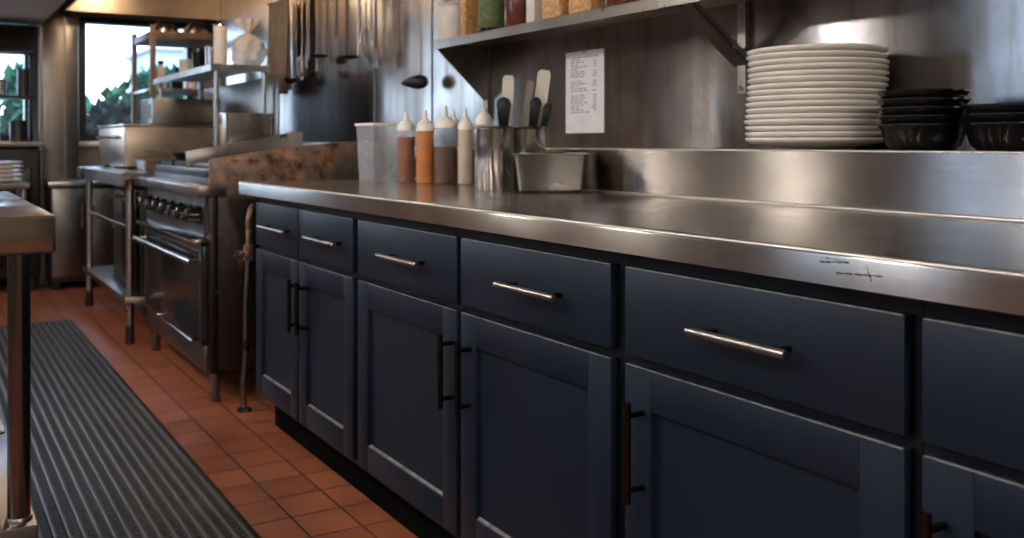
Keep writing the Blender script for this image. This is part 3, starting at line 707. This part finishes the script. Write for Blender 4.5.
# second unit: equipment table
EX, E0, E1 = .886, 5.33, 6.98
et = thing('equipment_table', 'stainless steel equipment table standing beyond the range', 'table', (1.28, 6.15, 0))
part('top', MB().prism([(EX, .825), (EX, .888), (EX + .006, .893), (1.70, .893), (1.70, .86), (EX + .02, .86), (EX + .02, .825)], 'y', E0, E1), 'steel', et)
for (lx, ly) in ((.945, 5.42), (.945, 6.84), (1.62, 5.42), (1.62, 6.84)):
    lg = part('leg', MB().tube([(lx, ly, .09), (lx, ly, .86)], .021, 14), 'steel', et)
    part('foot', MB().lathe([(0, 0), (.024, 0), (.026, .02), (.020, .09), (.024, .10)], (lx, ly, 0), 14), 'black_steel', lg)
part('undershelf', MB().box(.915, 1.65, 5.38, 6.90, .215, .245, .003), 'steel', et)
part('reflection_blocker', MB().box(1.705, 1.715, E0, E1, .86, 1.42, .002), 'dull_steel', et)  # panel added to block the window's reflection in the wall
part('mid_rail', MB().tube([(.945, 5.42, .60), (.945, 6.84, .60)], .012, 10), 'bright_steel', et)
fr = thing('undercounter_fridge', 'dark undercounter fridge standing on the equipment table shelf', 'fridge', (1.3, 5.8, .2455))
part('body', MB().box(1.0, 1.6, 5.46, 6.14, .2455, .80, .005), 'black_steel', fr)
part('door', MB().box(.978, 1.0, 5.47, 6.13, .26, .79, .005), 'oven_glass', fr)
part('door_handle', MB().tube([(.978, 5.52, .74), (.955, 5.52, .74), (.955, 6.08, .74), (.978, 6.08, .74)], .008, 10), 'steel', fr)
t = thing('flour_bin', 'pale tub on the equipment table shelf beside the fridge', 'tub', (1.18, 6.45, .2455))
part('body', MB().lathe([(0, 0), (.13, 0), (.15, .28), (.155, .30), (0, .30)], seg=28), 'white_plastic', t, False)
part('lid', MB().lathe([(.158, .30), (.162, .305), (.162, .325), (.15, .33), (0, .332)], seg=28), 'white_plastic', t, False)
# big food warmer on the table
t = thing('food_warmer', 'large stainless steel food warmer box on the equipment table', 'warmer', (1.36, 6.5, .8935))
part('body', MB().box(1.02, 1.68, 6.02, 6.96, .905, 1.146, .012, 3), 'hood_steel', t)
part('top_edge', MB().box(1.012, 1.69, 6.012, 6.97, 1.146, 1.156, .003), 'bright_steel', t)
part('front_handle', MB().tube([(1.02, 6.2, 1.08), (.985, 6.2, 1.08), (.985, 6.8, 1.08), (1.02, 6.8, 1.08)], .010, 10), 'bright_steel', t)
for (lx, ly) in ((1.06, 6.06), (1.06, 6.9), (1.64, 6.06), (1.64, 6.9)): part('foot', MB().lathe([(0, 0), (.02, 0), (.016, .0125)], (lx, ly, .8935), 12), 'black_steel', t)
t = thing('salamander_grill', 'brown steel grill box stacked on the food warmer', 'grill', (1.44, 6.55, 1.157))
part('body', MB().box(1.24, 1.66, 6.36, 6.74, 1.165, 1.325, .006), 'dull_steel', t)
part('opening', MB().box(1.236, 1.242, 6.40, 6.70, 1.20, 1.29), 'black_steel', t)
part('foot', MB().box(1.26, 1.29, 6.38, 6.72, 1.157, 1.166), 'black_steel', t); part('foot', MB().box(1.60, 1.63, 6.38, 6.72, 1.157, 1.166), 'black_steel', t)
hotel_pan('low steel tray on the near end of the equipment table', 1.18, 5.64, .894, .14, .12, .06, 0, 'steel', 'tray')
# overshelf on posts
OX0, OX1, OY0, OY1, OZ = 1.36, 1.69, 5.42, 6.94, 1.445
ov = thing('overshelf', 'steel overshelf on posts above the equipment table', 'shelf', (1.52, 6.2, .8935))
part('shelf_board', MB().prism([(OX0, OZ - .004), (OX0, OZ + .030), (OX0 + .004, OZ + .033), (OX1, OZ + .033), (OX1, OZ + .022), (OX0 + .01, OZ + .022), (OX0 + .01, OZ - .004)], 'y', OY0, OY1)
     .box(OX0 + .01, OX1, OY0, OY0 + .006, OZ - .004, OZ + .022), 'steel', ov)
for (lx, ly, zb) in ((1.40, 5.46, .8935), (1.665, 5.46, .8935), (1.40, 6.90, 1.1565), (1.665, 6.90, 1.1565)):
    part('post', MB().tube([(lx, ly, zb), (lx, ly, OZ + .02)], .014, 12), 'steel', ov)
OT = OZ + .0335
t = thing('canister', 'tall pale canister standing on the near overshelf end', 'canister', (1.44, 5.53, OT))
part('body', MB().lathe([(0, 0), (.036, 0), (.037, .004), (.037, .215), (.034, .22), (.034, .01), (0, .01)], seg=28), 'white_cloth', t, False)
part('rim', MB().lathe([(.037, .212), (.040, .216), (.037, .224), (.033, .221)], seg=28), 'bright_steel', t, False)
t = thing('plastic_bag', 'bulging clear plastic bag tied at the top on the overshelf', 'bag', (1.585, 5.50, OT))
wob = lambda a, z: .14 * math.sin(3 * a + 26 * z) + .10 * math.sin(7 * a - 40 * z) + .05 * math.sin(15 * a + 60 * z)
part('body', MB().lathe([(0, 0), (.06, .002), (.085, .03), (.092, .08), (.080, .13), (.045, .165), (.015, .18)], seg=40, wob=wob), 'bag_plastic', t, False)
part('tied_top', MB().lathe([(.014, .178), (.012, .19), (.03, .21), (.055, .245), (.06, .26)], seg=40, wob=lambda a, z: .3 * math.sin(7 * a)), 'bag_plastic', t, False)
for (yy, lb, r, h, mt) in ((5.85, 'steel beaker in the middle of the overshelf', .035, .13, 'bright_steel'), (6.15, 'dark jar on the overshelf behind the steel beaker', .04, .12, 'black_plastic'), (6.5, 'white cup near the window end of the overshelf', .04, .10, 'white_plastic')):
    t = thing('beaker' if mt == 'bright_steel' else 'cup', lb, 'cup', (1.47, yy, OT), group='cups on the overshelf')
    part('body', MB().lathe([(0, 0), (r * .85, 0), (r, h), (r * .93, h), (r * .8, .005), (0, .005)], seg=24), mt, t, False)
    part('rim', MB().lathe([(r * .98, h - .004), (r * 1.05, h), (r * .98, h + .004), (r * .92, h)], seg=24), mt, t, False)

# hood over the line, with a lamp inside
H0, H1, HX, HZ0 = 4.25, 7.76, .905, 2.005
hd = thing('extractor_hood', 'copper toned steel extractor hood above the cooking line', 'hood', (1.45, 6.0, 2.0))
part('front_panel', MB().prism([(HX, HZ0), (HX, HZ0 + .05), (HX + .16, 2.5), (HX + .16, 2.7), (HX + .175, 2.7), (HX + .175, 2.49), (HX + .012, HZ0 + .045), (HX + .012, HZ0)], 'y', H0, H1), 'hood_steel', hd)
for ya in (H0, H1 - .015):
    part('end_panel', MB().prism([(HX, HZ0), (HX, HZ0 + .05), (HX + .16, 2.5), (HX + .16, 2.7), (WX - .002, 2.7), (WX - .002, HZ0)], 'y', ya, ya + .015), 'hood_steel', hd)
part('filter_bank', MB().prism([(HX + .18, 2.55), (WX - .03, 2.35), (WX - .03, 2.37), (HX + .18, 2.57)], 'y', H0 + .015, H1 - .015), 'dull_steel', hd)
for k, yl in enumerate((5.0, 6.9)):
    t = thing('hood_lamp', ('caged warm lamp inside the hood above the range', 'caged warm lamp inside the hood near its far end')[k], 'lamp', (1.25, yl, 2.30), group='lamps inside the hood')
    part('base', MB().lathe([(0, .22), (.05, .22), (.05, .05), (.035, .04), (0, .04)], seg=20), 'black_steel', t, False)
    part('globe', MB().lathe([(0, -.07), (.03, -.06), (.045, -.02), (.045, .02), (.035, .045), (0, .045)], seg=20), 'hood_lamp', t, False)

# utensils on the wall rail
RXX, RZ = 1.955, 1.93
rl = thing('utensil_rail', 'steel hanging rail on the wall beyond the worktop', 'rail', (RXX, 5.1, RZ))
part('bar', MB().tube([(RXX, 4.30, RZ), (RXX, 5.79, RZ)], .008, 10), 'bright_steel', rl)
for ya in (4.34, 5.10, 5.77): part('wall_mount', MB().tube([(RXX, ya, RZ), (WX, ya, RZ)], .007, 8).tube([(WX - .006, ya, RZ), (WX - .0005, ya, RZ)], .022, 12), 'steel', rl)
def hang(kind, label, u, zlow, mat='bright_steel', hm=None):
    y = YatU(RXX, u)
    t = thing(kind, label, kind.replace('_', ' ').split()[-1], (RXX, y, RZ), group='utensils hanging from the wall rail')
    L = RZ - zlow
    x0 = 0
    part('hook', MB().tube([(x0 + .010 * math.cos(a), 0, .010 * math.sin(a) + .002) for a in [R(d) for d in range(200, -60, -26)]] + [(0, 0, -.03), (0, 0, -.06)], .0028, 8), 'bright_steel', t, False)
    part('shaft', MB().prism([(-.007, -.05), (-.0095, -.12), (-.006, -L + .06), (-.006, -L + .03), (.006, -L + .03), (.006, -L + .06), (.0095, -.12), (.007, -.05)], 'x', -.002, .002), hm or mat, t, False)
    if kind == 'ladle':
        part('bowl', MB().lathe([(.0, -.030), (.018, -.027), (.034, -.013), (.040, .004), (.0385, .004), (.032, -.011), (.017, -.024), (0, -.027)], (-.036, 0, -L + .03), 24), mat, t, False)
    elif kind == 'skimmer':
        part('disc', MB().lathe([(0, -.012), (.03, -.010), (.05, -.002), (.056, .004), (.05, .001), (.03, -.007), (0, -.009)], (-.052, 0, -L + .03), 24), mat, t, False)
    elif kind == 'whisk':
        wk = MB()
        for k in range(6):
            a = R(30 * k); pts = []
            for j in range(13):
                q = j / 12 * 2 * math.pi; rr = .032 * math.sin(q / 2) * (1 if True else 0)
                s = math.cos(q / 2); rr = .034 * math.sin(math.pi * (1 - abs(s))) ** .8 * (1 if s > 0 else -1) if abs(s) < 1 else 0
                pts.append((rr * math.cos(a), rr * math.sin(a), -L - .02 + .15 * abs(s)))
            wk.tube(pts, .0014, 5)
        part('wires', wk, mat, t, False)
    elif kind == 'tongs':
        part('arm', MB().prism([(-.010, -.06), (-.026, -L + .03), (-.020, -L), (-.012, -L + .02), (-.002, -.06)], 'x', -.012, -.004), mat, t, False)
        part('arm', MB().prism([(.010, -.06), (.026, -L + .03), (.020, -L), (.012, -L + .02), (.002, -.06)], 'x', -.012, -.004), mat, t, False)
    elif kind == 'turner':
        part('blade', MB().prism([(-.010, -L + .05), (-.034, -L + .03), (-.038, -L - .05), (.038, -L - .05), (.034, -L + .03), (.010, -L + .05)], 'x', -.004, -.0015), mat, t, False)
hang('ladle', 'steel ladle hanging first on the rail by the beige cloth', 296, 1.40)
hang('whisk', 'wire whisk hanging beside the first ladle', 302, 1.44)
hang('tongs', 'long steel tongs hanging between whisk and skimmer', 309, 1.52)
hang('ladle', 'steel ladle hanging low between the tongs and the skimmer', 317, 1.42)
hang('skimmer', 'round skimmer with dark handle hanging in the middle of the rail', 327, 1.50, 'dull_steel', 'black_steel')
hang('turner', 'short dark turner hanging beside the round skimmer', 337, 1.58, 'dull_steel', 'black_plastic')
hang('ladle', 'steel ladle with a black handle hanging beside the dark turner', 347, 1.46, 'bright_steel', 'black_plastic')
hang('skimmer', 'bright skimmer hanging next to the turner with the long shaft', 358, 1.46, 'dull_steel', 'white_plastic')
hang('whisk', 'wire whisk hanging next to last on the rail', 366, 1.50)
hang('turner', 'long dark turner hanging last on the rail', 376, 1.47, 'dull_steel', 'black_steel')
# beige cloth in folds
cl = MB(); ya, yb2 = YatU(1.93, 268), YatU(1.93, 288); n = 48; zt, zb = 1.935, 1.36
top = []; bot = []; tp2 = []; bt2 = []
for k in range(n + 1):
    y = ya + (yb2 - ya) * k / n; dx = .026 * math.sin(k * .9) + .007 * math.sin(k * 2.3)
    top.append(cl.bm.verts.new((1.935 + dx * .3, y, zt))); bot.append(cl.bm.verts.new((1.93 + dx, y - .01, zb + .012 * math.sin(k * .31))))
    tp2.append(cl.bm.verts.new((1.939 + dx * .3, y, zt))); bt2.append(cl.bm.verts.new((1.934 + dx, y - .01, zb + .012 * math.sin(k * .31))))
for k in range(n):
    for A, B in ((top, bot), (bt2, tp2), (bot, bt2), (tp2, top)): cl.bm.faces.new([A[k], A[k + 1], B[k + 1], B[k]])
cl.bm.faces.new([top[0], bot[0], bt2[0], tp2[0]]); cl.bm.faces.new([top[n], tp2[n], bt2[n], bot[n]])
cl.box(1.93, WX, ya - .004, yb2 + .004 if yb2 > ya else ya + .004, 1.933, 1.943) if False else None
t = thing('hanging_cloth', 'beige cloth hanging in long folds beside the plastic bag', 'cloth', (1.935, (ya + yb2) / 2, zb))
part('cloth', cl, 'cloth', t, ang=80)
part('hanger_bar', MB().tube([(1.937, ya + .02, 1.94), (1.937, yb2 - .02, 1.94)], .006, 8).tube([(1.937, ya, 1.94), (WX, ya, 1.94)], .005, 8).tube([(1.937, yb2, 1.94), (WX, yb2, 1.94)], .005, 8), 'steel', t)

# dark scoop on its own wall hook above the bottles
yy = YatU(1.955, 421)
t = thing('scoop', 'dark pointed scoop hanging on its own above the squeeze bottles', 'scoop', (1.955, yy, 1.9))
zz = zat(421, 82, 1.955) - 1.9
part('shaft', MB().tube([(.045, 0, .0), (.02, 0, .005), (0, 0, -.01), (0, 0, zz + .02)], .0035, 8).tube([(.058, 0, 0), (.0645, 0, 0)], .016, 12), 'bright_steel', t, False)
mm = Matrix.Translation((-.012, .0, zz)) @ Vector((-.62, .78, -.05)).to_track_quat('Z', 'Y').to_matrix().to_4x4()
part('bowl', MB().lathe([(0, -.042), (.018, -.040), (.028, -.028), (.033, -.006), (.031, .018), (.022, .050), (.010, .078), (0, .092)], (0, 0, 0), 20, mm), 'black_steel', t, False)

# ================================================================== FAR END
# standing rack in front of the window
rk = thing('standing_rack', 'brown framed rack standing in front of the window', 'rack', (1.70, 7.66, 0))
for (lx, ly) in ((1.43, 7.32), (1.43, 8.02), (1.93, 7.32), (1.93, 8.02)): part('post', MB().box(lx - .018, lx + .018, ly - .018, ly + .018, 0, 1.89, .003), 'wood', rk)
for zz, mt in ((.30, 'steel'), (.95, 'steel'), (1.42, 'steel'), (1.80, 'wood')):
    part('shelf_board', MB().box(1.42, 1.94, 7.31, 8.03, zz, zz + (.05 if zz > 1.7 else .02), .003), mt, rk)
rd = random.Random(21)
LBL = ['small white bottle on the upper rack shelf, closest to the front post', 'dark bottle on the upper rack shelf', 'white bottle on the upper rack shelf by the window', 'brown bottle at the wall end of the upper rack shelf',
       'white jug on the middle rack shelf at the front post', 'dark tin on the middle rack shelf', 'white bottle on the middle rack shelf at the wall']
SP = [(1.50, 7.40, 1.42), (1.62, 7.42, 1.42), (1.74, 7.5, 1.42), (1.86, 7.42, 1.42), (1.50, 7.42, .97), (1.64, 7.45, .97), (1.82, 7.42, .97)]
for (x, y, z), lb, mt, h in zip(SP, LBL, ('white_plastic', 'black_plastic', 'white_plastic', 'wood', 'white_plastic', 'black_steel', 'white_plastic'), (.20, .16, .24, .2, .27, .18, .25)):
    z = 1.44 if z > 1.2 else .9705
    t = thing('bottle', lb, 'bottle', (x, y, z), group='bottles on the standing rack'); r = .042
    part('body', MB().lathe([(0, 0), (r * .95, 0), (r, .01), (r, h * .62), (r * .45, h * .78), (r * .4, h * .88), (0, h * .88)], seg=20), mt, t, False)
    part('cap', MB().lathe([(r * .45, h * .86), (r * .48, h * .9), (r * .48, h), (0, h)], seg=20), 'black_plastic', t, False)
# things above the rack
for (x, y, lb, r, h) in ((1.55, 7.5, 'upturned steel bowl on top of the brown rack', .10, .07), (1.78, 7.55, 'steel bowl on the rack top next to the wall', .09, .08)):
    solo('mixing_bowl', MB().lathe([(0, h), (r * .5, h), (r * .85, h * .55), (r, 0), (r * 1.05, .0), (r * 1.05, .003), (r * .9, h * .58), (r * .52, h + .003), (0, h + .003)], seg=28), 'bright_steel', lb, 'bowl', (x, y, 1.851), 0, 'bowls on the rack top')

# ovens under the second window
ov2 = thing('deck_oven', 'black deck oven standing below the far window', 'oven', (.32, 7.95, 0))
part('body', MB().box(-.42, .745, 7.66, 8.22, .10, 1.02, .03, 4), 'black_steel', ov2)
part('door', MB().box(-.36, .68, 7.64, 7.66, .2, .88, .009, 3), 'oven_glass', ov2)
part('door_handle', MB().tube([(-.3, 7.64, .82), (-.3, 7.60, .82), (.6, 7.60, .82), (.6, 7.64, .82)], .011, 10), 'bright_steel', ov2)
part('top_rail', MB().box(-.43, .755, 7.64, 8.22, 1.02, 1.055, .004), 'steel', ov2)
for (lx, ly) in ((-.36, 7.72), (.68, 7.72), (-.36, 8.16), (.68, 8.16)): part('leg', MB().box(lx - .02, lx + .02, ly - .02, ly + .02, 0, .1), 'black_steel', ov2)
# pot rack against the second window
pr = thing('window_rack', 'dark pot rack standing on the deck oven in front of the window', 'rack', (.5, 7.95, 1.0555))
for (lx) in (.30, .71): part('post', MB().tube([(lx, 8.05, 1.0555), (lx, 8.05, 1.80)], .013, 10), 'black_steel', pr)
part('shelf_board', MB().box(.28, .725, 7.90, 8.16, 1.37, 1.39, .003), 'black_steel', pr)
part('shelf_board', MB().box(.28, .725, 7.90, 8.16, 1.70, 1.72, .003), 'black_steel', pr)
for i, (x, z, r, h, mt, lb) in enumerate(((.66, 1.391, .045, .19, 'black_steel', 'dark tall pot at the column end of the window rack'), (.50, 1.391, .05, .11, 'bright_steel', 'bright low pot in the middle of the window rack'), (.36, 1.391, .06, .2, 'black_steel', 'dark wide pot on the window rack beside the bright one'),
                             (.62, 1.056, .06, .15, 'black_steel', 'dark pot under the window rack at the column end'), (.45, 1.056, .05, .22, 'white_plastic', 'pale tub under the window rack'))):
    t = thing('stock_pot', lb, 'pot', (x, 7.98 if z > 1.2 else 7.9, z), group='pots around the window rack')
    part('body', MB().lathe([(0, 0), (r, 0), (r, h), (r * .94, h), (r * .94, .006), (0, .006)], seg=24), mt, t, False)
    part('rim', MB().lathe([(r, h - .004), (r * 1.05, h), (r, h + .004), (r * .93, h)], seg=24), mt, t, False)
t = thing('storage_crate', 'black crate on top of the dark window rack', 'crate', (.52, 8.03, 1.7205))
part('body', MB()._add([(-.19, -.11, 0), (.19, -.11, 0), (.19, .11, 0), (-.19, .11, 0), (-.205, -.125, .17), (.205, -.125, .17), (.205, .125, .17), (-.205, .125, .17)], [(3, 2, 1, 0), (0, 1, 5, 4), (1, 2, 6, 5), (2, 3, 7, 6), (3, 0, 4, 7)]), 'black_plastic', t, False)
part('rim', MB().box(-.215, .215, -.135, -.122, .16, .175, .002).box(-.215, .215, .122, .135, .16, .175, .002).box(-.215, -.202, -.122, .122, .16, .175, .002).box(.202, .215, -.122, .122, .16, .175, .002), 'black_plastic', t, False)
# low cabinet in front of the pier
lc = thing('low_cabinet', 'low steel cabinet standing against the steel column', 'cabinet', (.97, 7.8, 0))
part('body', MB().box(.80, 1.28, 7.62, 7.98, .06, .74, .004), 'black_steel', lc)
part('top', MB().box(.78, 1.30, 7.58, 7.98, .74, .775, .004), 'steel', lc)
for k in range(2):
    d = part('door', MB().box(.81 + .235 * k, 1.035 + .235 * k, 7.605, 7.62, .10, .72, .003), 'dull_steel', lc)
    part('door_handle', MB().tube([(1.00 + .08 * k, 7.605, .45), (1.00 + .08 * k, 7.59, .45), (1.00 + .08 * k, 7.59, .6), (1.00 + .08 * k, 7.605, .6)], .006, 8), 'bright_steel', d)
for lx in (.84, 1.24): part('leg', MB().box(lx - .02, lx + .02, 7.66, 7.94, 0, .06), 'black_steel', lc)
# small stand with plates
st = thing('low_stand', 'small steel stand carrying white plates behind the prep table', 'stand', (.36, 6.85, 0))
part('top', MB().box(.14, .58, 6.62, 7.06, .77, .80, .003), 'steel', st)
for (lx, ly) in ((.17, 6.65), (.55, 6.65), (.17, 7.03), (.55, 7.03)): part('leg', MB().tube([(lx, ly, 0), (lx, ly, .77)], .014, 10), 'steel', st)
pz = .8005
for k in range(5):
    o = bpy.data.objects['dinner_plate'].copy(); C.objects.link(o); o.location = (.42 + .006 * (k % 2), 6.82, pz); o.scale = (.85, .85, 1)
    o['label'] = 'white plate, %s in the short stack on the steel stand' % ('lowest', 'second from bottom', 'middle one', 'second from top', 'topmost')[k]; o['group'] = 'white plates on the steel stand'; pz += .026

# ================================================================== PREP TABLE AND MAT
TX, T0, T1 = .236, 2.142, 3.31
pt = thing('prep_table', 'stainless steel prep table cut off at the frame, beside the rubber mat', 'table', (-.25, 2.7, 0))
part('top', MB().box(-.85, TX, T0, T1, .824, .90, .007, 3), 'top_steel', pt)
for (lx, ly) in ((.176, 2.235), (.176, 3.22), (-.79, 2.235), (-.79, 3.22)):
    lg = part('leg', MB().tube([(lx, ly, .06), (lx, ly, .824)], .0215, 24), 'leg_steel', pt)
    part('collar', MB().lathe([(.0215, .276), (.025, .276), (.025, .281), (.0225, .285), (.0215, .285)], (lx, ly, 0), 24), 'steel', lg)
    part('foot', MB().lathe([(0, 0), (.026, 0), (.026, .015), (.018, .06), (.0215, .065)], (lx, ly, 0), 20), 'steel', lg)
part('undershelf', MB().box(-.83, .208, 2.19, 3.26, .230, .276, .005), 'steel', pt)
hotel_pan('steel pan lying on the undershelf of the prep table', .02, 2.72, .2765, .13, .16, .10, 0, 'bright_steel', 'steam_pan')

mt = MB(); MX0, MX1, MY0, MY1 = .02, .765, 1.0, 6.30
nrib = 22; pw = (MX1 - MX0) / nrib; mt.box(MX0, MX1, MY0, MY1, 0, .007)
ribs = MB()
for k in range(nrib):
    a = MX0 + k * pw + pw * .3
    ribs.prism([(a, .0068), (a + pw * .08, .0135), (a + pw * .15, .0148), (a + pw * .33, .0148), (a + pw * .40, .0135), (a + pw * .48, .0068)], 'y', MY0 + .01, MY1 - .01)
def mat_rubber():
    m, n, l, b = nt('ribbed_rubber')
    tc = n.new('ShaderNodeTexCoord'); wv = n.new('ShaderNodeTexWave'); wv.wave_type = 'BANDS'; wv.bands_direction = 'Y'; wv.inputs['Scale'].default_value = 16
    l.new(tc.outputs['Object'], wv.inputs['Vector'])
    nz = n.new('ShaderNodeTexNoise'); nz.inputs['Scale'].default_value = 14; nz.inputs['Detail'].default_value = 6
    l.new(tc.outputs['Object'], nz.inputs['Vector'])
    cr = n.new('ShaderNodeValToRGB'); cr.color_ramp.elements[0].position = .35; cr.color_ramp.elements[1].position = .75
    cr.color_ramp.elements[0].color = (.005, .005, .006, 1); cr.color_ramp.elements[1].color = (.014, .013, .013, 1)
    l.new(nz.outputs['Fac'], cr.inputs[0]); l.new(cr.outputs[0], b.inputs['Base Color'])
    b.inputs['Roughness'].default_value = .42
    bp = n.new('ShaderNodeBump'); bp.inputs['Strength'].default_value = .7; bp.inputs['Distance'].default_value = .006
    l.new(wv.outputs['Fac'], bp.inputs['Height']); l.new(bp.outputs[0], b.inputs['Normal'])
    return m
M['mat'] = mat_rubber()
M['rib'] = plain('sheen_rubber_rib', (.085, .080, .078), .36, 0, .35, 9, .3, 120, stretch=(1, .3, 1))  # ribs coloured paler than the sheet to carry their grey sheen
tmat = thing('floor_mat', 'long black ribbed rubber mat on the red tile floor', 'mat', ((MX0 + MX1) / 2, 3.6, 0))
part('base_sheet', mt, 'mat', tmat)
part('ribs', ribs, 'rib', tmat)
part('edge_strip', MB().prism([(MX1, 0), (MX1, .008), (MX1 + .012, .001), (MX1 + .012, 0)], 'y', MY0, MY1), 'rubber', tmat)
